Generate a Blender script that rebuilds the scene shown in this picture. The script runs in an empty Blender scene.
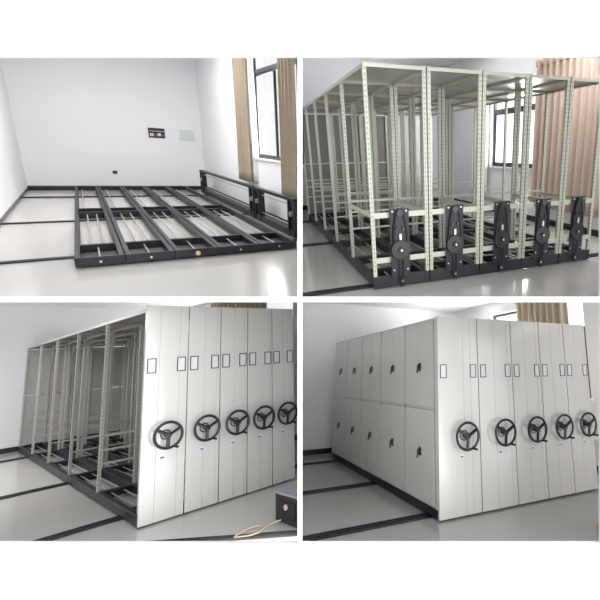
import bpy, bmesh, math, random
from mathutils import Vector, Matrix
random.seed(7)
PI = math.pi
C = bpy.context.scene.collection
EYE = 3.6                                   # the camera stands at this height in front of the border wall
FOC, PX, PY = 420.0, 440.0, 275.0           # focal length and optical axis of the shift lens, in pixels

# ---------------------------------------------------------------- materials
def mat(name, col, rough=.5, metal=0, coat=0, bump=None, spec=.5, var=0, vscale=4, trans=0):
    m = bpy.data.materials.new(name); m.use_nodes = True
    nt = m.node_tree; b = nt.nodes['Principled BSDF']
    b.inputs['Base Color'].default_value = (*col, 1)
    b.inputs['Roughness'].default_value = rough
    b.inputs['Metallic'].default_value = metal
    b.inputs['Specular IOR Level'].default_value = spec
    b.inputs['Coat Weight'].default_value = coat
    b.inputs['Coat Roughness'].default_value = .08
    tc = nt.nodes.new('ShaderNodeTexCoord')
    if var:
        n = nt.nodes.new('ShaderNodeTexNoise'); n.inputs['Scale'].default_value = vscale; n.inputs['Detail'].default_value = 4
        nt.links.new(tc.outputs['Object'], n.inputs['Vector'])
        r = nt.nodes.new('ShaderNodeMix'); r.data_type = 'RGBA'
        r.inputs['A'].default_value = (*[c * (1 - var) for c in col], 1)
        r.inputs['B'].default_value = (*[min(1, c * (1 + var)) for c in col], 1)
        nt.links.new(n.outputs['Fac'], r.inputs['Factor'])
        nt.links.new(r.outputs['Result'], b.inputs['Base Color'])
    if bump:
        n = nt.nodes.new('ShaderNodeTexNoise'); n.inputs['Scale'].default_value = bump[0]; n.inputs['Detail'].default_value = 3
        nt.links.new(tc.outputs['Object'], n.inputs['Vector'])
        bp = nt.nodes.new('ShaderNodeBump'); bp.inputs['Strength'].default_value = bump[1]; bp.inputs['Distance'].default_value = .01
        nt.links.new(n.outputs['Fac'], bp.inputs['Height']); nt.links.new(bp.outputs['Normal'], b.inputs['Normal'])
    return m

M = {}
M['display'] = mat('white_border_wall', (.93, .93, .93), .7)
M['plaster'] = mat('white_plaster', (.80, .80, .82), .75, var=.02, vscale=2)
M['plaster_cool'] = mat('cool_plaster', (.70, .71, .76), .75, var=.02, vscale=2)
M['ceiling'] = mat('ceiling_paint', (.82, .82, .83), .8)
M['skirt'] = mat('black_skirting', (.012, .012, .014), .3)
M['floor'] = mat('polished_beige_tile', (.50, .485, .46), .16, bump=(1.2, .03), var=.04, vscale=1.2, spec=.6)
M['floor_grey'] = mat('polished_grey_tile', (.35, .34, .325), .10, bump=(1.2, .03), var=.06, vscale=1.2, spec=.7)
M['iron'] = mat('blue_black_steel', (.010, .011, .018), .45, spec=.4, var=.15, vscale=9)
M['iron_d'] = mat('black_steel', (.008, .008, .011), .45)
M['zinc'] = mat('zinc_rod', (.55, .53, .50), .3, metal=.7)
M['brass'] = mat('brass_gear', (.55, .45, .22), .35, metal=.7)
M['olive'] = mat('grey_green_enamel', (.40, .415, .34), .35, spec=.5)
M['warm'] = mat('warm_grey_enamel', (.40, .39, .35), .32)
M['roofp'] = mat('roof_sheet_steel', (.27, .25, .225), .28, metal=.25)
M['panelg'] = mat('grey_sheet_steel', (.42, .41, .395), .3, spec=.5)
M['hole'] = mat('slot_shadow_steel', (.17, .18, .145), .7)
M['white'] = mat('ivory_gloss_enamel', (.565, .545, .52), .18, coat=.4, bump=(.9, .02))
M['door'] = mat('ivory_door_enamel', (.54, .53, .49), .22, coat=.3, bump=(.9, .02))
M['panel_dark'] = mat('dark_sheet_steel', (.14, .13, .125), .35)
M['ink'] = mat('black_plastic', (.008, .008, .009), .3)
M['paper'] = mat('card_paper', (.62, .61, .60), .6)
M['blue'] = mat('blue_print', (.03, .10, .35), .5)
M['red'] = mat('red_print', (.30, .06, .06), .5)
M['alu'] = mat('dark_window_aluminium', (.035, .04, .05), .35)
M['curt_b'] = mat('brown_curtain', (.42, .35, .27), .85, bump=(60, .3), var=.1, vscale=3)
M['curt_p'] = mat('pinkish_brown_curtain', (.41, .315, .265), .85, bump=(60, .3), var=.1, vscale=3)
M['curt_y'] = mat('beige_curtain', (.58, .50, .38), .85, bump=(60, .3), var=.08, vscale=3)
M['lining'] = mat('white_voile', (.80, .80, .80), .9)
M['boxtop'] = mat('grey_lid', (.30, .31, .36), .4)
M['orange'] = mat('orange_cable', (.55, .30, .20), .5)
M['beige'] = mat('beige_cable', (.60, .45, .34), .5)
M['switch'] = mat('pale_green_plastic', (.60, .68, .64), .4)
M['yellow'] = mat('yellowed_card', (.50, .42, .12), .5)
g = bpy.data.materials.new('window_glass'); g.use_nodes = True
nt = g.node_tree; nt.nodes.clear()
o_ = nt.nodes.new('ShaderNodeOutputMaterial'); mx = nt.nodes.new('ShaderNodeMixShader')
tr = nt.nodes.new('ShaderNodeBsdfTransparent'); gl = nt.nodes.new('ShaderNodeBsdfGlossy')
gl.inputs['Roughness'].default_value = .02; mx.inputs[0].default_value = .07
nt.links.new(tr.outputs[0], mx.inputs[1]); nt.links.new(gl.outputs[0], mx.inputs[2]); nt.links.new(mx.outputs[0], o_.inputs[0])
M['glass'] = g

# ---------------------------------------------------------------- mesh helper
class MB:
    def __init__(s): s.v = []; s.f = []; s.m = []; s.mats = []
    def _mi(s, m):
        if m not in s.mats: s.mats.append(m)
        return s.mats.index(m)
    def add(s, vs, fs, m, mw=None):
        b = len(s.v); k = s._mi(m)
        s.v += [tuple(mw @ Vector(v)) if mw else tuple(v) for v in vs]
        s.f += [tuple(b + i for i in f) for f in fs]; s.m += [k] * len(fs)
    def box(s, x0, x1, y0, y1, z0, z1, m, c=0, mw=None):
        if x0 > x1: x0, x1 = x1, x0
        if y0 > y1: y0, y1 = y1, y0
        if z0 > z1: z0, z1 = z1, z0
        if c and min(x1 - x0, y1 - y0, z1 - z0) > 2.2 * c:
            bm = bmesh.new(); r = bmesh.ops.create_cube(bm, size=1)
            for v in bm.verts:
                v.co = Vector(((x0 + x1) / 2 + v.co.x * (x1 - x0), (y0 + y1) / 2 + v.co.y * (y1 - y0), (z0 + z1) / 2 + v.co.z * (z1 - z0)))
            bmesh.ops.bevel(bm, geom=list(bm.edges), offset=c, segments=2, affect='EDGES', profile=.5)
            bm.verts.ensure_lookup_table(); bm.verts.index_update()
            s.add([v.co[:] for v in bm.verts], [[v.index for v in f.verts] for f in bm.faces], m, mw); bm.free(); return s
        s.add([(x0, y0, z0), (x1, y0, z0), (x1, y1, z0), (x0, y1, z0), (x0, y0, z1), (x1, y0, z1), (x1, y1, z1), (x0, y1, z1)],
              [(0, 3, 2, 1), (4, 5, 6, 7), (0, 1, 5, 4), (1, 2, 6, 5), (2, 3, 7, 6), (3, 0, 4, 7)], m, mw)
        return s
    def cyl(s, a, b, r, m, n=12, r2=None):
        a = Vector(a); b = Vector(b); d = (b - a).normalized(); r2 = r if r2 is None else r2
        u = d.orthogonal().normalized(); w = d.cross(u); vs = []
        for p, rr in ((a, r), (b, r2)):
            for i in range(n):
                t = 2 * PI * i / n; vs.append(p + (u * math.cos(t) + w * math.sin(t)) * rr)
        s.add(vs, [(i, (i + 1) % n, n + (i + 1) % n, n + i) for i in range(n)] + [tuple(range(n))[::-1], tuple(range(n, 2 * n))], m)
        return s
    def ring(s, c, axis, R, r, m, n=32, k=8):
        c = Vector(c); d = Vector(axis).normalized(); u = d.orthogonal().normalized(); w = d.cross(u); vs = []
        for i in range(n):
            t = 2 * PI * i / n; e = u * math.cos(t) + w * math.sin(t)
            for j in range(k):
                q = 2 * PI * j / k; vs.append(c + e * (R + r * math.cos(q)) + d * r * math.sin(q))
        s.add(vs, [(i * k + j, i * k + (j + 1) % k, ((i + 1) % n) * k + (j + 1) % k, ((i + 1) % n) * k + j) for i in range(n) for j in range(k)], m)
        return s
    def tube(s, pts, r, m, k=8):
        pts = [Vector(p) for p in pts]; vs = []; n = len(pts); up = None
        for i, p in enumerate(pts):
            d = (pts[min(i + 1, n - 1)] - pts[max(i - 1, 0)]).normalized()
            u = d.orthogonal().normalized() if up is None else (up - d * up.dot(d)).normalized(); up = u; w = d.cross(u)
            for j in range(k):
                q = 2 * PI * j / k; vs.append(p + (u * math.cos(q) + w * math.sin(q)) * r)
        s.add(vs, [(i * k + j, i * k + (j + 1) % k, (i + 1) * k + (j + 1) % k, (i + 1) * k + j) for i in range(n - 1) for j in range(k)]
              + [tuple(range(k))[::-1], tuple((n - 1) * k + j for j in range(k))], m)
        return s
    def prism(s, outline, y0, y1, m):       # outline in x,z, extruded along y
        n = len(outline)
        vs = [(x, y0, z) for x, z in outline] + [(x, y1, z) for x, z in outline]
        s.add(vs, [tuple(range(n)), tuple(range(n, 2 * n))[::-1]] + [(i, n + i, n + (i + 1) % n, (i + 1) % n) for i in range(n)], m)
        return s
    def build(s, name, parent=None, mw=None, smooth=False, label=None, cat=None, kind=None, group=None):
        me = bpy.data.meshes.new(name)
        me.from_pydata(s.v, [], s.f); me.validate()
        for m in s.mats: me.materials.append(M[m])
        if len(me.polygons) == len(s.m):
            for p, k in zip(me.polygons, s.m): p.material_index = k
        bm = bmesh.new(); bm.from_mesh(me); bmesh.ops.recalc_face_normals(bm, faces=bm.faces); bm.to_mesh(me); bm.free()
        if smooth:
            me.shade_smooth()
            try: me.set_sharp_from_angle(angle=math.radians(35))
            except Exception: pass
        o = bpy.data.objects.new(name, me); C.objects.link(o)
        if parent: o.parent = parent
        if mw: o.matrix_world = mw
        return tag(o, label, cat, kind, group)

def tag(o, label=None, cat=None, kind=None, group=None):
    if label: o['label'] = label
    if cat: o['category'] = cat
    if kind: o['kind'] = kind
    if group: o['group'] = group
    return o

def thing(name, RM, loc, label, cat, group=None, rz=0):
    o = bpy.data.objects.new(name, None); C.objects.link(o); o.empty_display_size = .1
    o.matrix_world = RM @ Matrix.Translation(loc) @ Matrix.Rotation(rz, 4, 'Z')
    return tag(o, label, cat, None, group)

def copy_tree(o, RM, loc, label, group=None):
    r = o.copy(); C.objects.link(r); r.matrix_world = RM @ Matrix.Translation(loc); r['label'] = label
    if group: r['group'] = group
    for ch in list(o.children):
        c = ch.copy(); C.objects.link(c); c.parent = r
        for gch in list(ch.children):
            d = gch.copy(); C.objects.link(d); d.parent = c
    return r

def room(w, t):                              # pose of a room: rotation vector and origin (front left foot of its shelving)
    w = Vector((w[0], w[2], -w[1])); t = Vector((t[0], t[2], -t[1] + EYE))
    return Matrix.Translation(t) @ Matrix.Rotation(w.length, 4, w.normalized())

R1 = room((.2902, -.6927, -.0380), (-4.6068, -.0691, 5.3083))
R2 = room((.2840, -.4140, -.0700), (-.738, .172, 4.715))
R3 = room((-.1892, -.8883, .0084), (-3.1777, 2.6679, 4.3919))
R4 = room((-.2316, -.5111, .0463), (-.0156, 2.8161, 4.7749))

# ---------------------------------------------------------------- border wall: white collage margins built as a wall with four openings
WF, WB = 4.05, 4.09                          # distance of its front and back face from the camera
def X(px, d): return (px - PX) / FOC * d
def Z(py, d): return EYE - (py - PY) / FOC * d
opens = {}
def opening(l, r, t, b):
    xl = X(l, WB if l < PX else WF); xr = X(r, WF if r < PX else WB)
    zt = Z(t, WB if t < PY else WF); zb = Z(b, WF if b < PY else WB)
    return xl, xr, zt, zb
OP = {'a': opening(-14, 297.5, 58, 296.6), 'b': opening(302.5, 598.6, 58, 296.6),
      'c': opening(-14, 297.5, 302.2, 541), 'd': opening(302.5, 598.6, 302.2, 541)}
def border_wall():
    xs = sorted({X(-330, WF), OP['a'][0], OP['a'][1], OP['b'][0], OP['b'][1], X(735, WF)})
    zs = sorted({Z(-260, WF), OP['a'][2], OP['a'][3], OP['c'][2], OP['c'][3], Z(860, WF)})
    mb = MB()
    for i in range(5):
        for j in range(5):
            if i in (1, 3) and j in (1, 3): continue
            mb.box(xs[i], xs[i + 1], WF, WB, zs[j], zs[j + 1], 'display')
    o = mb.build('wall_front', label='thin white wall with four rectangular openings, standing for the white collage margins', cat='wall', kind='structure')
    bm = bmesh.new(); bm.from_mesh(o.data); bmesh.ops.remove_doubles(bm, verts=bm.verts, dist=1e-4)
    seen = {}
    for f in list(bm.faces):
        seen.setdefault(tuple(sorted(v.index for v in f.verts)), []).append(f)
    dead = [f for fs in seen.values() if len(fs) > 1 for f in fs]
    bmesh.ops.delete(bm, geom=dead, context='FACES_ONLY'); bm.to_mesh(o.data); bm.free()
border_wall()

def shell(o, side, level, line=300, fill=False):
    """End a room's shell at the border wall and at the party lines it shares with its neighbours."""
    bpy.context.view_layer.update()
    me = o.data; bm = bmesh.new(); bm.from_mesh(me)
    inv = o.matrix_world.inverted(); cam = inv @ Vector((0, 0, EYE))
    def cut(co, no):
        co = inv @ Vector(co); no = (inv.to_3x3() @ Vector(no)).normalized()
        bmesh.ops.bisect_plane(bm, geom=bm.verts[:] + bm.edges[:] + bm.faces[:], plane_co=co, plane_no=no, clear_inner=True)
    cut((0, WB + .01, 0), (0, 1, 0))
    dx = (line - PX) / FOC; dz = -(299.4 - PY) / FOC
    s = -1 if side == 'l' else 1
    cut((0, 0, EYE), Vector((1, -dx, 0)) * s)
    s = 1 if level == 'top' else -1
    cut((0, 0, EYE), Vector((0, -dz, 1)) * s)
    if fill: bmesh.ops.holes_fill(bm, edges=[e for e in bm.edges if e.is_boundary], sides=0)
    bm.to_mesh(me); bm.free()

ROOMS = {'1': (R1, 'l', 'top', 'upper left room'), '2': (R2, 'r', 'top', 'upper right room'),
         '3': (R3, 'l', 'bot', 'lower left room'), '4': (R4, 'r', 'bot', 'lower right room')}
def struct(k, name, mb, label, cat, cut=True, parent=None):
    RM, side, lev, where = ROOMS[k]
    o = mb.build(name, mw=RM, label=label, cat=cat, kind='structure')
    if cut: shell(o, side, lev)
    return o

def build_shell(k, xl, xr, yb, h, win, floor, wallm, near=-3.2):
    """floor, ceiling, back wall, side walls, skirting boards and the window of one room"""
    where = ROOMS[k][3]; RM = ROOMS[k][0]
    x0 = xl if xl is not None else -4.5
    struct(k, 'floor', MB().box(x0, xr, near, yb, -.06, 0, floor), f'glossy pale tiled floor of the {where}', 'floor')
    struct(k, 'ceiling', MB().box(x0, xr, near, yb, h, h + .06, 'ceiling'), f'white ceiling of the {where}', 'ceiling')
    struct(k, 'wall_back', MB().box(x0, xr + .1, yb, yb + .1, 0, h, wallm), f'plain white back wall of the {where}', 'wall')
    struct(k, 'baseboard_back', MB().box(x0, xr, yb - .015, yb, 0, .11, 'skirt'), f'black skirting along the back wall of the {where}', 'baseboard')
    if xl is not None:
        struct(k, 'wall_left', MB().box(xl - .1, xl, near, yb + .1, 0, h, wallm), f'plain white left wall of the {where}', 'wall')
        struct(k, 'baseboard_left', MB().box(xl, xl + .02, near, yb, 0, .07, 'skirt'), f'black skirting along the left wall of the {where}', 'baseboard')
    y0, y1, z0, z1 = win
    mb = MB().box(xr, xr + .14, near, y0, 0, h, 'plaster').box(xr, xr + .14, y1, yb + .1, 0, h, 'plaster')
    mb.box(xr, xr + .14, y0, y1, 0, z0, 'plaster').box(xr, xr + .14, y0, y1, z1, h, 'plaster')
    struct(k, 'wall_right', mb, f'white window wall of the {where}', 'wall')
    struct(k, 'baseboard_right', MB().box(xr - .015, xr, near, yb - .02, 0, .11, 'skirt'), f'black skirting along the window wall of the {where}', 'baseboard')
    # window: dark aluminium sliding frame with a transom
    w = MB(); t = .05; xa, xb = xr + .05, xr + .11
    zc = z0 + (z1 - z0) * .68
    w.box(xa, xb, y0, y1, z0, z0 + t, 'alu').box(xa, xb, y0, y1, z1 - t, z1, 'alu')
    w.box(xa, xb, y0, y0 + t, z0 + t, z1 - t, 'alu').box(xa, xb, y1 - t, y1, z0 + t, z1 - t, 'alu')
    w.box(xa, xb, y0 + t, y1 - t, zc - .04, zc + .04, 'alu')
    root = w.build('window_' + k, mw=RM, label=f'dark framed daylight window of the {where}', cat='window', kind='structure')
    ym = (y0 + y1) / 2
    s = MB()
    for a, b in ((y0 + t, ym + .03), (ym - .03, y1 - t)):
        off = 0 if a == y0 + t else .022
        s.box(xa + off, xa + off + .02, a, a + .045, z0 + t, zc - .04, 'alu').box(xa + off, xa + off + .02, b - .045, b, z0 + t, zc - .04, 'alu')
        s.box(xa + off, xa + off + .02, a, b, z0 + t, z0 + t + .045, 'alu').box(xa + off, xa + off + .02, a, b, zc - .085, zc - .04, 'alu')
    s.build('window_sash', parent=root)
    MB().box(xb - .02, xb - .014, y0 + t, y1 - t, z0 + t, z1 - t, 'glass').build('window_pane', parent=root)
    MB().box(xr - .05, xr + .04, y0 - .04, y1 + .04, z0 - .035, z0, 'plaster').build('window_sill', parent=root)
    return root

def daylight(k, xr, win, power, off=.9, tilt=112, col=(1, .99, .98)):
    y0, y1, z0, z1 = win
    L = bpy.data.lights.new('daylight_' + k, 'AREA'); L.shape = 'RECTANGLE'; L.size = (y1 - y0); L.size_y = (z1 - z0)
    L.energy = power; L.color = col
    o = bpy.data.objects.new('daylight_lamp', L); C.objects.link(o)
    o.matrix_world = ROOMS[k][0] @ Matrix.Translation((xr + off, (y0 + y1) / 2, (z0 + z1) / 2 - .5)) @ Matrix.Rotation(math.radians(tilt), 4, 'Y') @ Matrix.Rotation(PI / 2, 4, 'Z')

def curtain(k, x, y0, y1, z0, z1, m, label, folds, gather=0, depth=.07, lining=None):
    n = folds * 10; vs = []; rows = 14
    RM = ROOMS[k][0]
    root = thing('curtain', RM, (x, (y0 + y1) / 2, z0), label, 'curtain')
    yc = 0; w = (y1 - y0) / 2
    ph = [random.uniform(-.35, .35) for _ in range(folds + 1)]
    def surf(mb, w, dx, m, rows=rows, za=0, zb=z1 - z0):
        vs = []
        for j in range(rows + 1):
            q = j / rows; z = za + (zb - za) * q
            flare = 1 - gather * (1 - abs(2 * q - 1) ** 1.5)
            for i in range(n + 1):
                t = i / n; a = t * folds * 2 * PI + ph[int(t * folds * .999)]
                vs.append((dx + math.sin(a) * depth * (.75 + .3 * (1 - q)), (-w + 2 * w * t) * flare + .012 * math.sin(a * 2 + 3 * q), z))
        fs = [(j * (n + 1) + i, j * (n + 1) + i + 1, (j + 1) * (n + 1) + i + 1, (j + 1) * (n + 1) + i) for j in range(rows) for i in range(n)]
        mb.add(vs, fs, m)
    def solid(mb, name):
        o = mb.build(name, parent=root, smooth=True)
        md = o.modifiers.new('cloth', 'SOLIDIFY'); md.thickness = .006; return o
    mb = MB(); surf(mb, w, 0, m); solid(mb, 'curtain_cloth')
    mb = MB(); surf(mb, w * 1.01, -.012, m, 1, (z1 - z0) - .12, (z1 - z0) + .005); solid(mb, 'pleat_tape')
    if lining:
        mb = MB(); surf(mb, w * .4, .12, lining); o = solid(mb, 'lining')
        for v in o.data.vertices: v.co.y += lining_off(y0, y1)
    return root
def lining_off(a, b): return -(b - a) * .42

# ---------------------------------------------------------------- carriages (wheeled steel base frames on rails)
def carriage_parts(root, w, L, H=.12, cross=(), rods=((.36, .64, .9, 4.1), (.5, .04, .85), (.3, 4.8, 8.9)), disc='iron_d', front_gap=.02, t=.055, side_m='iron'):
    """side_beam (two), front_beam, rear_beam, cross_beam, drive_shaft, wheel, front_gear under root; x 0..w, y 0..L"""
    g = .006
    for x in (g, w - g - t):
        MB().box(x, x + t, .03, L - .03, .02, H, side_m, c=.004).box(x + .012, x + t - .012, .03, L - .03, H, H + .003, side_m).build('side_beam', parent=root)
    fb = MB().box(g * .5, w - g * .5, 0, .03, .012, H + .004, side_m, c=.003).build('front_beam', parent=root)
    MB().box(g, w - g, L - .03, L, .012, H, side_m).build('rear_beam', parent=root)
    for y in cross:
        MB().box(g + t, w - g - t, y - .045, y + .045, .035, H - .006, 'iron_d').box(g + t, w - g - t, y - .05, y - .04, .03, H - .002, side_m).build('cross_beam', parent=root)
    gear = MB().cyl((w * .5, -.012, H * .52), (w * .5, .0, H * .52), .034, disc, 20).cyl((w * .5, -.02, H * .52), (w * .5, -.012, H * .52), .014, 'zinc', 10).build('shaft_end', parent=root, smooth=True)
    for rd in rods:
        for x in rd[:-2]:
            MB().cyl((w * x, rd[-2], H * .6), (w * x, rd[-1], H * .6), .012, 'zinc', 8).build('drive_shaft', parent=root, smooth=True)
    for ya, yb in ((.03, cross[0] - .05), (cross[1], cross[2])): MB().box(g + t, w - g - t, ya, yb, .02, .03, 'iron_d').build('bottom_tray', parent=root)
    for y in [c for c in cross][:3]:
        for x in (.075, w - .075):
            MB().cyl((x - .012, y + .1, .045), (x + .012, y + .1, .045), .042, 'iron_d', 14).build('wheel', parent=root, smooth=True)

def divider_wall():  # unseen wall added to keep side light out of the right-hand rooms
    dx = (300 - PX) / FOC; dz = -(299.4 - PY) / FOC; far = 17
    a = Vector((dx, 1, 0)).normalized(); n = Vector((a.y, -a.x, 0))
    def slab(name, u, nn, w, lo, hi, label):
        mb = MB(); p = Vector((0, 0, EYE)) + u * ((WB + .012) / a.y); q = Vector((0, 0, EYE)) + u * far; h = .012
        vs = [c + nn * e + w * z for c in (p, q) for e in (-h, h) for z in (lo, hi)]
        mb.add(vs, [(0, 1, 3, 2), (4, 6, 7, 5), (0, 2, 6, 4), (1, 5, 7, 3), (0, 4, 5, 1), (2, 3, 7, 6)], 'plaster')
        mb.build(name, label=label, cat='wall', kind='structure')
    slab('wall_middle', a, n, Vector((0, 0, 1)), -6, 6, 'thin white divider added between the left rooms and the right rooms to block side light')
divider_wall()

def rail(k, x0, x1, y, label, w=.13, rows=2, group='floor rails', z=.02):
    mb = MB(); RM = ROOMS[k][0]
    mb.box(0, x1 - x0, -w / 2, w / 2, 0, z * .5, 'iron_d')
    for q in (-w / 2, w / 2 - .03, -.012) if rows == 2 else (-w / 2, w / 2 - .02):
        mb.box(0, x1 - x0, q, q + .026, z * .5, z, 'iron')
    o = mb.build('floor_rail', mw=RM @ Matrix.Translation((x0, y, .001)), label=label, cat='rail')
    shell(o, *ROOMS[k][1:3])
    return o

# ================================================================= ROOM 1, upper left: bare carriages on their rails
W1 = (3.5, *(0, 0, 0)); win1 = (1.45, 4.15, 1.33, 4.1)
build_shell('1', -1.03, 3.5, 9.9, 4.3, win1, 'floor', 'plaster')
daylight('1', 3.5, (3.1, 4.9, 1.6, 3.4), 130, .45, 95)
xs1 = [0, .5227, 1.0925, 1.6625, 2.2635, 2.8434]; L1 = 9.5
ordn = ['leftmost', 'second from left', 'middle', 'second from right', 'rightmost']
cross1 = (.88, 4.15, 4.7)
for i in range(5):
    w = xs1[i + 1] - xs1[i]
    t = thing('carriage', R1, (xs1[i], 0, .012), f'low dark steel carriage frame, {ordn[i]} of five in the upper left room', 'carriage', 'bare carriage frames on the rails')
    carriage_parts(t, w, L1, H=.125, cross=cross1, disc='brass' if i == 2 else 'iron_d', t=.058)
for (y, nm) in ((.68, 'front'), (3.85, 'middle'), (7.9, 'far')):
    rail('1', -1.0, 3.2, y, f'{nm} black floor rail running under the bare carriages', w=.10 if nm != 'far' else .16)
rail('1', -1.0, 3.2, 9.72, 'black floor rail against the back wall behind the carriages', w=.14)
# carriages stood on edge along the window wall
def edge_frame(y0, y1, label):
    t = thing('frame_on_edge', R1, (3.1, y0, 0), label, 'frame', 'frames stood on edge below the window')
    L = y1 - y0
    MB().box(0, .10, 0, L, .68, .74, 'iron', c=.004).box(0.01, .02, 0, L, .742, .746, 'zinc').build('top_beam', parent=t)
    MB().box(0, .12, 0, L, .03, .15, 'iron_d').build('bottom_beam', parent=t)
    for y in (0, L - .34):
        MB().box(-.01, .11, y, y + .05, .03, .74, 'iron_d').box(-.01, .11, y + .28, y + .33, .03, .74, 'iron_d').box(.03, .08, y + .05, y + .28, .12, .70, 'iron_d').build('end_plate', parent=t)
        MB().cyl((-.03, y + .16, .45), (.03, y + .16, .45), .05, 'zinc', 14).build('bearing', parent=t, smooth=True)
    MB().cyl((.05, .3, .60), (.05, L - .3, .60), .014, 'zinc', 8).build('drive_shaft', parent=t, smooth=True)
    MB().cyl((.05, .3, .22), (.05, L - .3, .22), .012, 'zinc', 8).build('drive_shaft', parent=t, smooth=True)
edge_frame(.72, 3.05, 'dark steel frame stood on edge below the window, end nearer the camera')
edge_frame(3.1, 8.6, 'long dark steel frame stood on edge against the window wall, reaching the far corner')
# things on the back wall
t = thing('notice_board', R1, (2.0, 9.885, 1.62), 'small dark notice panel with pale pictures on the white back wall', 'notice')
MB().box(0, .44, -.01, .012, 0, .30, 'ink', c=.003).build('board', parent=t)
for a, b, c_, d, m in ((.03, .13, .05, .14, 'paper'), (.15, .22, .04, .12, 'red'), (.24, .33, .06, .15, 'paper'), (.35, .42, .05, .13, 'blue'), (.03, .42, .20, .215, 'paper')):
    MB().box(a, b, -.014, -.01, c_, d, m).build('picture', parent=t)
t = thing('switch_box', R1, (2.84, 9.885, 1.62), 'pale green plastic switch box on the back wall near the corner', 'switch box')
MB().box(0, .43, -.03, .012, 0, .33, 'plaster', c=.006).build('box_body', parent=t)
MB().box(.015, .415, -.038, -.03, .015, .315, 'switch', c=.003).build('lid', parent=t)
t = thing('wall_socket', R1, (.95, 9.885, .48), 'small dark wall socket low on the back wall behind the carriages', 'socket')
MB().box(0, .11, -.008, .012, 0, .09, 'ink', c=.002).build('socket_plate', parent=t)
MB().box(.03, .08, -.012, -.008, .03, .06, 'iron').build('socket_insert', parent=t)
curtain('1', 3.36, 4.1, 5.0, .75, 3.95, 'curt_b', 'long brown curtain gathered at the far side of the window in the upper left room', 5, .12, .06, 'lining')
curtain('1', 3.36, 1.25, 1.95, .62, 3.95, 'curt_b', 'brown curtain hanging at the picture edge beside the window of the upper left room', 4, .05, .06)

# ================================================================= ROOM 2, upper right: open frames with drive units
win2 = (3.0, 4.95, 1.1, 2.95)
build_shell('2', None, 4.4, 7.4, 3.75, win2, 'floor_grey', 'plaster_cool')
daylight('2', 4.4, win2, 460, .8, 118)
xs2 = [0, .678, 1.342, 1.962, 2.557, 3.103]; L2 = 5.6; NB = 5; H2 = 2.3

def post_mb(m, slots=False, s=.045, z0=.1, z1=2.3, face=-1, zmax=2.25):
    """C-section upright with its folded lips; slots is a row of adjusting holes"""
    mb = MB()
    mb.box(0, s, 0, .006, z0, z1, m).box(0, .006, .006, s, z0, z1, m).box(s - .006, s, .006, s, z0, z1, m)
    mb.box(.006, .014, s - .006, s, z0, z1, m).box(s - .014, s - .006, s - .006, s, z0, z1, m)
    if slots:
        z = z0 + .08
        while z < zmax:
            mb.box(s * .36, s * .62, -.0012, .0005, z, z + .022, 'hole')
            mb.box(-.0012, .0005, s * .4, s * .65, z, z + .022, 'hole')
            z += .05
    return mb

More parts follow.
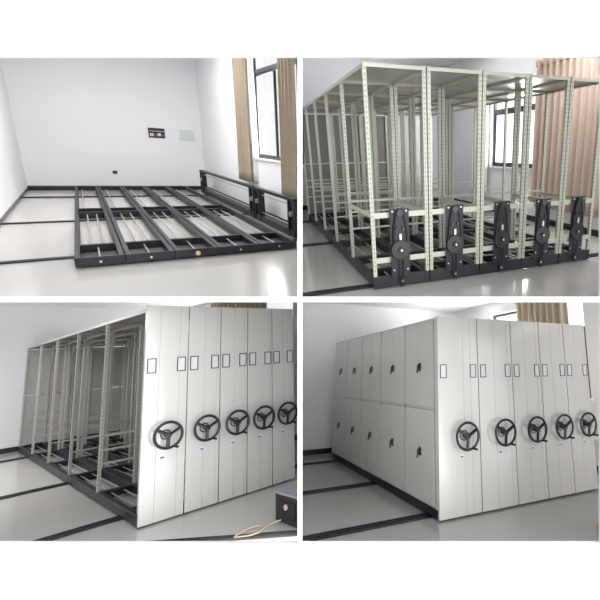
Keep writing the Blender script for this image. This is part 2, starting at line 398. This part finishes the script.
def shelving(k, RM, x, w, L, nb, label, group, m='olive', drive=True, closed_right=False, front=True, ytop=None, low=(.86,), name='open_shelving_unit', pm='panelg', slots=True, post_s=.038):
    t = thing(name, RM, (x, 0, 0), label, 'shelving', group)
    H = H2; g = .008; s = post_s
    base = MB().box(g * .5, w - g * .5, 0, .03, .012, .15, 'iron', c=.003).build('base_frame', parent=t)
    for xx in (g, w - g - .06):
        MB().box(xx, xx + .06, .03, L - .03, .02, .13, 'iron', c=.004).build('side_beam', parent=base)
    MB().box(g, w - g, L - .03, L, .012, .13, 'iron').build('rear_beam', parent=base)
    for j in range(1, nb):
        y = L * j / nb
        MB().box(.066, w - .066, y - .05, y + .05, .03, .12, 'iron_d').build('cross_beam', parent=base)
    MB().box(.066, w - .066, .38, .44, .03, .13, 'iron_d').build('cross_beam', parent=base)
    for xx in (w * .35, w * .66):
        MB().cyl((xx, .05, .085), (xx, L - .05, .085), .009, 'zinc', 8).build('drive_shaft', parent=base, smooth=True)
    MB().cyl((w * .5, -.014, .07), (w * .5, 0, .07), .036, 'ink', 18).cyl((w * .5, -.02, .07), (w * .5, -.014, .07), .014, 'zinc', 10).build('shaft_end', parent=base, smooth=True)
    # uprights
    pf = post_mb(m, slots, s); pb = post_mb(m, False, s)
    mf = None; mb_ = None
    for j in range(nb + 1):
        y = min(L - s - .002, L * j / nb + (.002 if j == 0 else -s / 2))
        for xx in (g, w - g - s):
            if j <= 1:
                if mf is None: o = pf.build('upright', parent=t); mf = o.data
                else: o = bpy.data.objects.new('upright', mf); C.objects.link(o); o.parent = t
            else:
                if mb_ is None: o = pb.build('upright', parent=t); mb_ = o.data
                else: o = bpy.data.objects.new('upright', mb_); C.objects.link(o); o.parent = t
            o.location = (xx, y, .03)
    # roof sheets, one per bay, with folded edge
    for j in range(nb):
        y0, y1 = L * j / nb + .004, L * (j + 1) / nb - .004
        mbx = MB().box(g + .004, w - g - .004, y0, y1, H + .012, H + .018, 'roofp')
        mbx.box(g, g + .004, y0, y1, H - .015, H + .022, m).box(w - g - .004, w - g, y0, y1, H - .015, H + .022, m)
        mbx.box(g + .004, w - g - .004, y1 - .03, y1 - .005, H - .02, H + .012, 'roofp')
        mbx.build('roof_panel', parent=t)
    MB().box(g, w - g, -.004, .003, H - .012, H + .024, m).build('top_rail', parent=t)
    if front:
        for z in (.80, .30):
            MB().box(g + s * .9, w - g - s * .9, .006, .018, z, z + .06, m).build('cross_rail', parent=t)
        for xx in (g + .01, w - g - .022):
            MB().box(xx, xx + .012, s, L / nb, .80, .85, m).build('side_rail', parent=t)
    for j in range(1, nb + 1):
        y = min(L - .03, L * j / nb)
        for z in low:
            MB().box(g + s * .5, w - g - s * .5, y - .006, y + .006, z, z + .024, m).build('cross_rail', parent=t)
    # grey sheet at the far end, in two tiers
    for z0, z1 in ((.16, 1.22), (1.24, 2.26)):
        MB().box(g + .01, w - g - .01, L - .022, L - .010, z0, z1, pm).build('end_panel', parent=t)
    if closed_right:
        for j in range(nb):
            y0, y1 = L * j / nb + .02, L * (j + 1) / nb - .02
            for z0, z1 in ((.16, 1.22), (1.24, 2.26)):
                MB().box(w - g - .006, w - g + .006, y0, y1, z0, z1, pm).build('side_panel', parent=t)
    return t

def drive_unit(RM, x, label):
    t = thing('drive_unit', RM, (x, 0, -.06), label, 'gear drive', 'chain drive units on the open shelving')
    out = [(-.10, .30), (.10, .30), (.10, .95), (-.10, .95)]
    MB().prism([(-.11, .18), (.11, .18), (.11, .96), (-.11, .96)], -.024, -.014, 'iron').build('mounting_plate', parent=t)
    cover = [(-.085, .52), (-.07, .45), (0, .40), (.07, .45), (.085, .52), (.075, .72), (.045, .90), (.02, .94), (-.02, .94), (-.045, .90), (-.075, .72)]
    MB().prism(cover, -.030, -.024, 'iron').build('chain_guard', parent=t)
    ch = [(x_ * 1.0, -.038, z_) for x_, z_ in cover] ; ch.append(ch[0])
    MB().tube(ch, .011, 'ink', 6).build('chain', parent=t)
    MB().cyl((0, -.05, .50), (0, -.03, .50), .105, 'ink', 28).ring((0, -.045, .50), (0, 1, 0), .105, .010, 'iron_d', 28, 6).cyl((0, -.062, .50), (0, -.05, .50), .035, 'iron', 16).cyl((0, -.075, .50), (0, -.062, .50), .014, 'brass', 10).build('large_gear', parent=t, smooth=True)
    MB().cyl((0, -.05, .91), (0, -.03, .91), .035, 'ink', 16).build('small_gear', parent=t, smooth=True)
    for a in (-.035, .035):
        MB().cyl((a, -.048, .74), (a, -.03, .74), .018, 'ink', 12).build('tension_roller', parent=t, smooth=True)
    MB().box(-.012, .012, -.044, -.03, .58, .68, 'zinc').build('crank_key', parent=t)
    for a in (-.025, .025):
        MB().tube([(a, -.046, .48), (a * .9, -.046, .25), (a * .7, -.046, .07)], .006, 'ink', 6).build('lower_chain', parent=t)
    for a, b in ((-.08, .27), (.08, .27), (.08, .93), (-.08, .93)):
        MB().cyl((a, -.027, b), (a, -.022, b), .009, 'zinc', 8).build('bolt', parent=t)
    return t

for i in range(5):
    w = xs2[i + 1] - xs2[i]
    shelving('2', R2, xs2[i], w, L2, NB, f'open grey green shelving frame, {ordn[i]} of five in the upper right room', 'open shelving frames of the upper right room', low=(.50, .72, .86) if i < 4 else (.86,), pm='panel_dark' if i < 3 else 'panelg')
    if i == 0:
        d0 = drive_unit(R2, xs2[i] + w * .47, 'black chain drive unit on the leftmost open shelving frame')
    else:
        copy_tree(d0, R2, (xs2[i] + w * .47, 0, -.06), f'black chain drive unit on the open shelving frame {ordn[i]} of five')
for (y, nm) in ((.15, 'near'), (2.75, 'middle'), (5.3, 'far')):
    rail('2', -1.6, 4.0, y, f'{nm} black floor rail under the open shelving of the upper right room', w=.12)
curtain('2', 4.24, 1.0, 2.98, .36, 3.12, 'curt_p', 'long pinkish brown curtain beside the open shelving of the upper right room', 11, .0, .06)
curtain('2', 4.26, 4.95, 5.6, .4, 3.1, 'lining', 'white sheer curtain at the far side of the upper right room window', 6, .0, .05)

# ================================================================= ROOM 3, lower left: fronts fitted, sides still open
win3 = (2.5, 7.6, 1.2, 3.05)
build_shell('3', None, 3.4, 8.4, 3.32, win3, 'floor', 'plaster')
daylight('3', 3.4, (3.9, 7.6, 1.6, 2.9), 150, .4, 98)
xs3 = [0, .445, .820, 1.168, 1.512, 1.846]; L3 = 8.1

def wheel(parent, x, z, s=1.0, rot=.5):
    y0 = -.018
    root = MB().ring((x, y0 - .085, z), (0, 1, 0), .155 * s, .0155, 'ink', 40, 8).build('handwheel', parent=parent, smooth=True)
    MB().cyl((x, y0 - .10, z), (x, y0 - .055, z), .036 * s, 'ink', 20).cyl((x, y0 - .055, z), (x, y0, z), .026 * s, 'iron_d', 16).build('hub', parent=root, smooth=True)
    for k in range(3):
        a = rot + k * 2 * PI / 3
        MB().tube([(x + math.cos(a) * q * .15 * s, y0 - .082 - .012 * (1 - q), z + math.sin(a) * q * .15 * s) for q in (.1, .4, .7, 1)], .02 * s, 'ink', 6).build('spoke', parent=root, smooth=True)
    MB().ring((x, y0 - .004, z), (0, 1, 0), .055 * s, .006, 'iron', 24, 6).build('collar', parent=root, smooth=True)
    a = -1.15
    px_, pz_ = x + math.cos(a) * .155 * s, z + math.sin(a) * .155 * s
    MB().cyl((px_, y0 - .085, pz_), (px_ + .01, y0 - .17, pz_ - .004), .013, 'ink', 12).build('handle_knob', parent=root, smooth=True)
    return root

def front_panel(t, w, m='white', H=2.36, seams=(.33, .80), first=False, zb=.02):
    g = .005; mb = MB(); cuts = [g] + [w * q for q in seams] + [w - g]
    for a, b in zip(cuts, cuts[1:]):
        mb.box(a + .0008, b - .0008, -.016, .02, zb, H, m, c=.003)
    mb.box(g + .002, w - g - .002, -.010, .018, zb + .002, H - .003, m)
    return mb.build('front_panel', parent=t)

def fittings(t, w, wx=.62, ztag=.68, s=1.0):
    for x0, x1 in ((w * .06, w * .06 + .09), (w * .94 - .09, w * .94)):
        z0, z1 = 1.595, 1.76
        mb = MB(); b = .009
        mb.box(x0, x1, -.022, -.015, z0, z0 + b, 'ink').box(x0, x1, -.022, -.015, z1 - b, z1, 'ink')
        mb.box(x0, x0 + b, -.022, -.015, z0 + b, z1 - b, 'ink').box(x1 - b, x1, -.022, -.015, z0 + b, z1 - b, 'ink')
        o = mb.build('label_holder', parent=t)
        MB().box(x0 + b, x1 - b, -.0185, -.0155, z0 + b, z1 - b, 'paper').build('blank_card', parent=o)
    wheel(t, w * wx, .91, s)
    x = w * (wx - .06)
    o = MB().box(x - .028, x + .028, -.0195, -.0155, ztag - .022, ztag + .022, 'paper').build('name_tag', parent=t)
    MB().box(x - .02, x + .02, -.0205, -.0195, ztag - .018, ztag - .002, 'blue').build('printed_band', parent=o)

for i in range(5):
    w = xs3[i + 1] - xs3[i]
    t = shelving('3', R3, xs3[i], w, L3, 5, f'ivory fronted shelving unit without side doors, {ordn[i]} of five, lower left room', 'half finished shelving units', m='warm', front=False, closed_right=(i == 4), low=(.45, .62, .80), name='mobile_shelving_unit', slots=(i == 0), post_s=.036)
    front_panel(t, w, H=2.36, seams=(.33, .80) if i == 0 else (.5, .88))
    fittings(t, w, .53, s=.89)
for (y, nm) in ((.60, 'near'), (3.3, 'middle'), (7.05, 'far')):
    rail('3', -2.6, 2.6, y, f'{nm} black floor rail running under the half finished units', w=.15, z=.018)
curtain('3', 3.26, 3.4, 6.1, 1.2, 3.22, 'curt_y', 'beige pleated curtain above the ivory fronts in the lower left room', 12, 0, .07)
t = thing('metal_case', R3, (.90, -1.58, 0), 'black metal case with grey lid at the right edge of the lower left room', 'case')
MB().box(0, .55, 0, .42, .012, .275, 'ink', c=.006).build('case_body', parent=t)
MB().box(-.012, .562, -.012, .432, .275, .30, 'boxtop', c=.005).build('lid', parent=t)
MB().cyl((-.02, .20, .17), (0, .20, .17), .028, 'beige', 14).build('round_plug', parent=t, smooth=True)
MB().box(-.006, 0, .05, .37, .06, .22, 'iron').build('side_grille', parent=t)
for a in (.03, .5):
    for b in (.03, .37): MB().cyl((a, b, 0), (a, b, .014), .014, 'ink', 10).build('foot', parent=t)
pts = [(.60 + .13 * math.cos(a) * (1 + .15 * math.sin(3 * a)), -1.22 + .09 * math.sin(a), .012 + .005 * math.sin(2 * a)) for a in [k * 2 * PI / 20 for k in range(17)]] + [(.80, -1.24, .02), (.885, -1.3, .04)]
t = MB().tube(pts, .007, 'beige').build('power_cable', mw=R3, smooth=True, label='thin beige cable looped on the floor beside the black metal case', cat='cable')
for o in bpy.data.objects['metal_case'].children: shell(o, 'l', 'bot', 298.2, True)

# ================================================================= ROOM 4, lower right: finished closed cabinets
win4 = (.7, 3.5, 1.2, 3.0)
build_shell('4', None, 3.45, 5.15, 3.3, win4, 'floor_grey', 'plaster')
daylight('4', 3.45, win4, 420, .7, 118)
xs4 = [0, .600, 1.160, 1.674, 2.160, 2.625]; ys4 = [0, .937, 1.859, 2.76, 3.641, 4.514]; L4 = ys4[-1]
for i in range(5):
    w = xs4[i + 1] - xs4[i]
    t = thing('mobile_cabinet', R4, (xs4[i], 0, 0), f'closed ivory cabinet with handwheel, {ordn[i]} of five in lower right room', 'cabinet', 'closed mobile cabinets')
    base = MB().box(.02, w - .02, .03, .06, .012, .12, 'iron_d').build('base_frame', parent=t)
    for xx in (.012, w - .072): MB().box(xx, xx + .06, .06, L4 - .02, .012, .105, 'iron', c=.004).build('side_beam', parent=base)
    MB().box(.004, w - .004, .02, L4, 2.325, 2.345, 'door').build('roof_panel', parent=t)
    MB().box(.02, w - .02, L4 - .012, L4, .12, 2.325, 'door').build('back_panel', parent=t)
    MB().box(w - .014, w - .004, .02, L4, .12, 2.325, 'door').build('side_panel', parent=t)
    if i: MB().box(.004, .014, .02, L4, .12, 2.325, 'door').build('side_panel', parent=t)
    else:
        fr = MB().box(.004, .03, .02, .075, .12, 2.325, 'door')
        fr.box(.012, .03, .075, L4, 1.215, 1.245, 'door').box(.012, .03, .075, L4, .12, .135, 'door').box(.012, .03, .075, L4, 2.31, 2.325, 'door')
        for y in ys4[1:-1]: fr.box(.010, .03, y - .012, y + .012, .12, 2.325, 'ink')
        fr.box(.004, .03, L4 - .02, L4, .12, 2.325, 'door').box(.006, .03, .075, .085, .12, 2.325, 'ink')  # black strip beside the front stile stands in for a shadow line
        fr.build('side_frame', parent=t)
        for j in range(5):
            y0 = ys4[j] + (.09 if j == 0 else .012); y1 = ys4[j + 1] - (.012 if j < 4 else .022); ym = (y0 + y1) / 2
            for z0, z1, zh in ((.138, 1.212, .70), (1.248, 2.308, 1.74)):
                for a, b in ((y0, ym), (ym, y1)):
                    d = MB().box(-.004, .012, a + .003, b - .003, z0, z1, 'door', c=.003).build('door', parent=t)
                    if a == y0:
                        yh = ym - .05
                        MB().box(-.012, -.004, yh - .035, yh + .035, zh - .05, zh + .05, 'ink', c=.002).tube([(-.012, yh, zh + .03), (-.034, yh, zh + .02), (-.036, yh + .005, zh - .03), (-.03, yh + .03, zh - .075)], .010, 'ink', 6).build('door_handle', parent=d)
    front_panel(t, w, H=2.36, seams=(.62, .80) if i == 0 else (.45, .86))
    fittings(t, w, .60)
for (y, nm) in ((.27, 'near'), (2.08, 'middle'), (4.2, 'far')):
    rail('4', -2.6, 3.2, y, f'{nm} black floor rail running under the closed cabinets', w=.16, z=.018)
curtain('4', 3.30, .95, 2.35, 1.3, 3.2, 'curt_y', 'beige pleated curtain above the closed cabinets in the lower right room', 8, 0, .07)
pts = [(1.38 + .07 * math.cos(a), -1.12 + .05 * math.sin(a) * (1 + .2 * math.cos(2 * a)), .02 + .002 * k) for k, a in enumerate([q * .55 for q in range(26)])]
MB().tube(pts, .008, 'orange').build('coiled_cable', mw=R4, smooth=True, label='coil of orange cable on the floor in the lower right corner', cat='cable')

# ---------------------------------------------------------------- light: overcast sky plus an added fill lamp at the front right
wd = bpy.data.worlds.new('sky'); bpy.context.scene.world = wd; wd.use_nodes = True
bg = wd.node_tree.nodes['Background']; bg.inputs['Color'].default_value = (.96, .98, 1, 1); wn = wd.node_tree; tcw = wn.nodes.new('ShaderNodeTexCoord'); sx_ = wn.nodes.new('ShaderNodeSeparateXYZ'); mr = wn.nodes.new('ShaderNodeMapRange')
wn.links.new(tcw.outputs['Generated'], sx_.inputs[0]); wn.links.new(sx_.outputs['X'], mr.inputs['Value'])   # overcast sky, brighter towards the sun side (+x)
mr.inputs['From Min'].default_value = -.7; mr.inputs['From Max'].default_value = .7; mr.inputs['To Min'].default_value = .35; mr.inputs['To Max'].default_value = 2.3
wn.links.new(mr.outputs[0], bg.inputs['Strength'])
def area(name, loc, rot, sx, sy, e, col=(1, 1, 1)):
    L = bpy.data.lights.new(name, 'AREA'); L.shape = 'RECTANGLE'; L.size = sx; L.size_y = sy; L.energy = e; L.color = col
    o = bpy.data.objects.new(name, L); C.objects.link(o); o.location = loc; o.rotation_euler = rot
area('front_fill_light', (7.5, -2.5, EYE - .6), (math.radians(92), 0, math.radians(48)), 7, 5, 300)  # added lamp off to the right of the camera, brightens the fronts

def overhead_fill(k, x, y, z, sx, sy, e):  # unseen fill lamp added overhead to brighten one room
    L = bpy.data.lights.new('overhead_fill', 'AREA'); L.shape = 'RECTANGLE'; L.size = sx; L.size_y = sy; L.energy = e; L.color = (1, .99, .97)
    o = bpy.data.objects.new('overhead_fill', L); C.objects.link(o); o.matrix_world = ROOMS[k][0] @ Matrix.Translation((x, y, z))
overhead_fill('1', 1.2, 4.5, 4.2, 3, 5, 200)
overhead_fill('2', 3.5, .9, 3.65, 1.2, 1.6, 90)
overhead_fill('3', -1.3, 4.6, 2.6, 1.2, 3, 75)

# ---------------------------------------------------------------- camera: level shift-lens camera
cd = bpy.data.cameras.new('camera'); cam = bpy.data.objects.new('camera', cd); C.objects.link(cam)
cam.location = (0, 0, EYE); cam.rotation_euler = (PI / 2, 0, 0)
cd.sensor_width = 36; cd.lens = FOC / 600 * 36
cd.shift_x = (300 - PX) / 600; cd.shift_y = -(300 - PY) / 600
cd.clip_start = .05
sc = bpy.context.scene; sc.camera = cam
sc.view_settings.view_transform = 'Standard'; sc.view_settings.look = 'None'; sc.view_settings.gamma = 1
sc.view_settings.use_curve_mapping = False; sc.view_settings.exposure = 0.3
sc.cycles.max_bounces = 10; sc.cycles.diffuse_bounces = 6
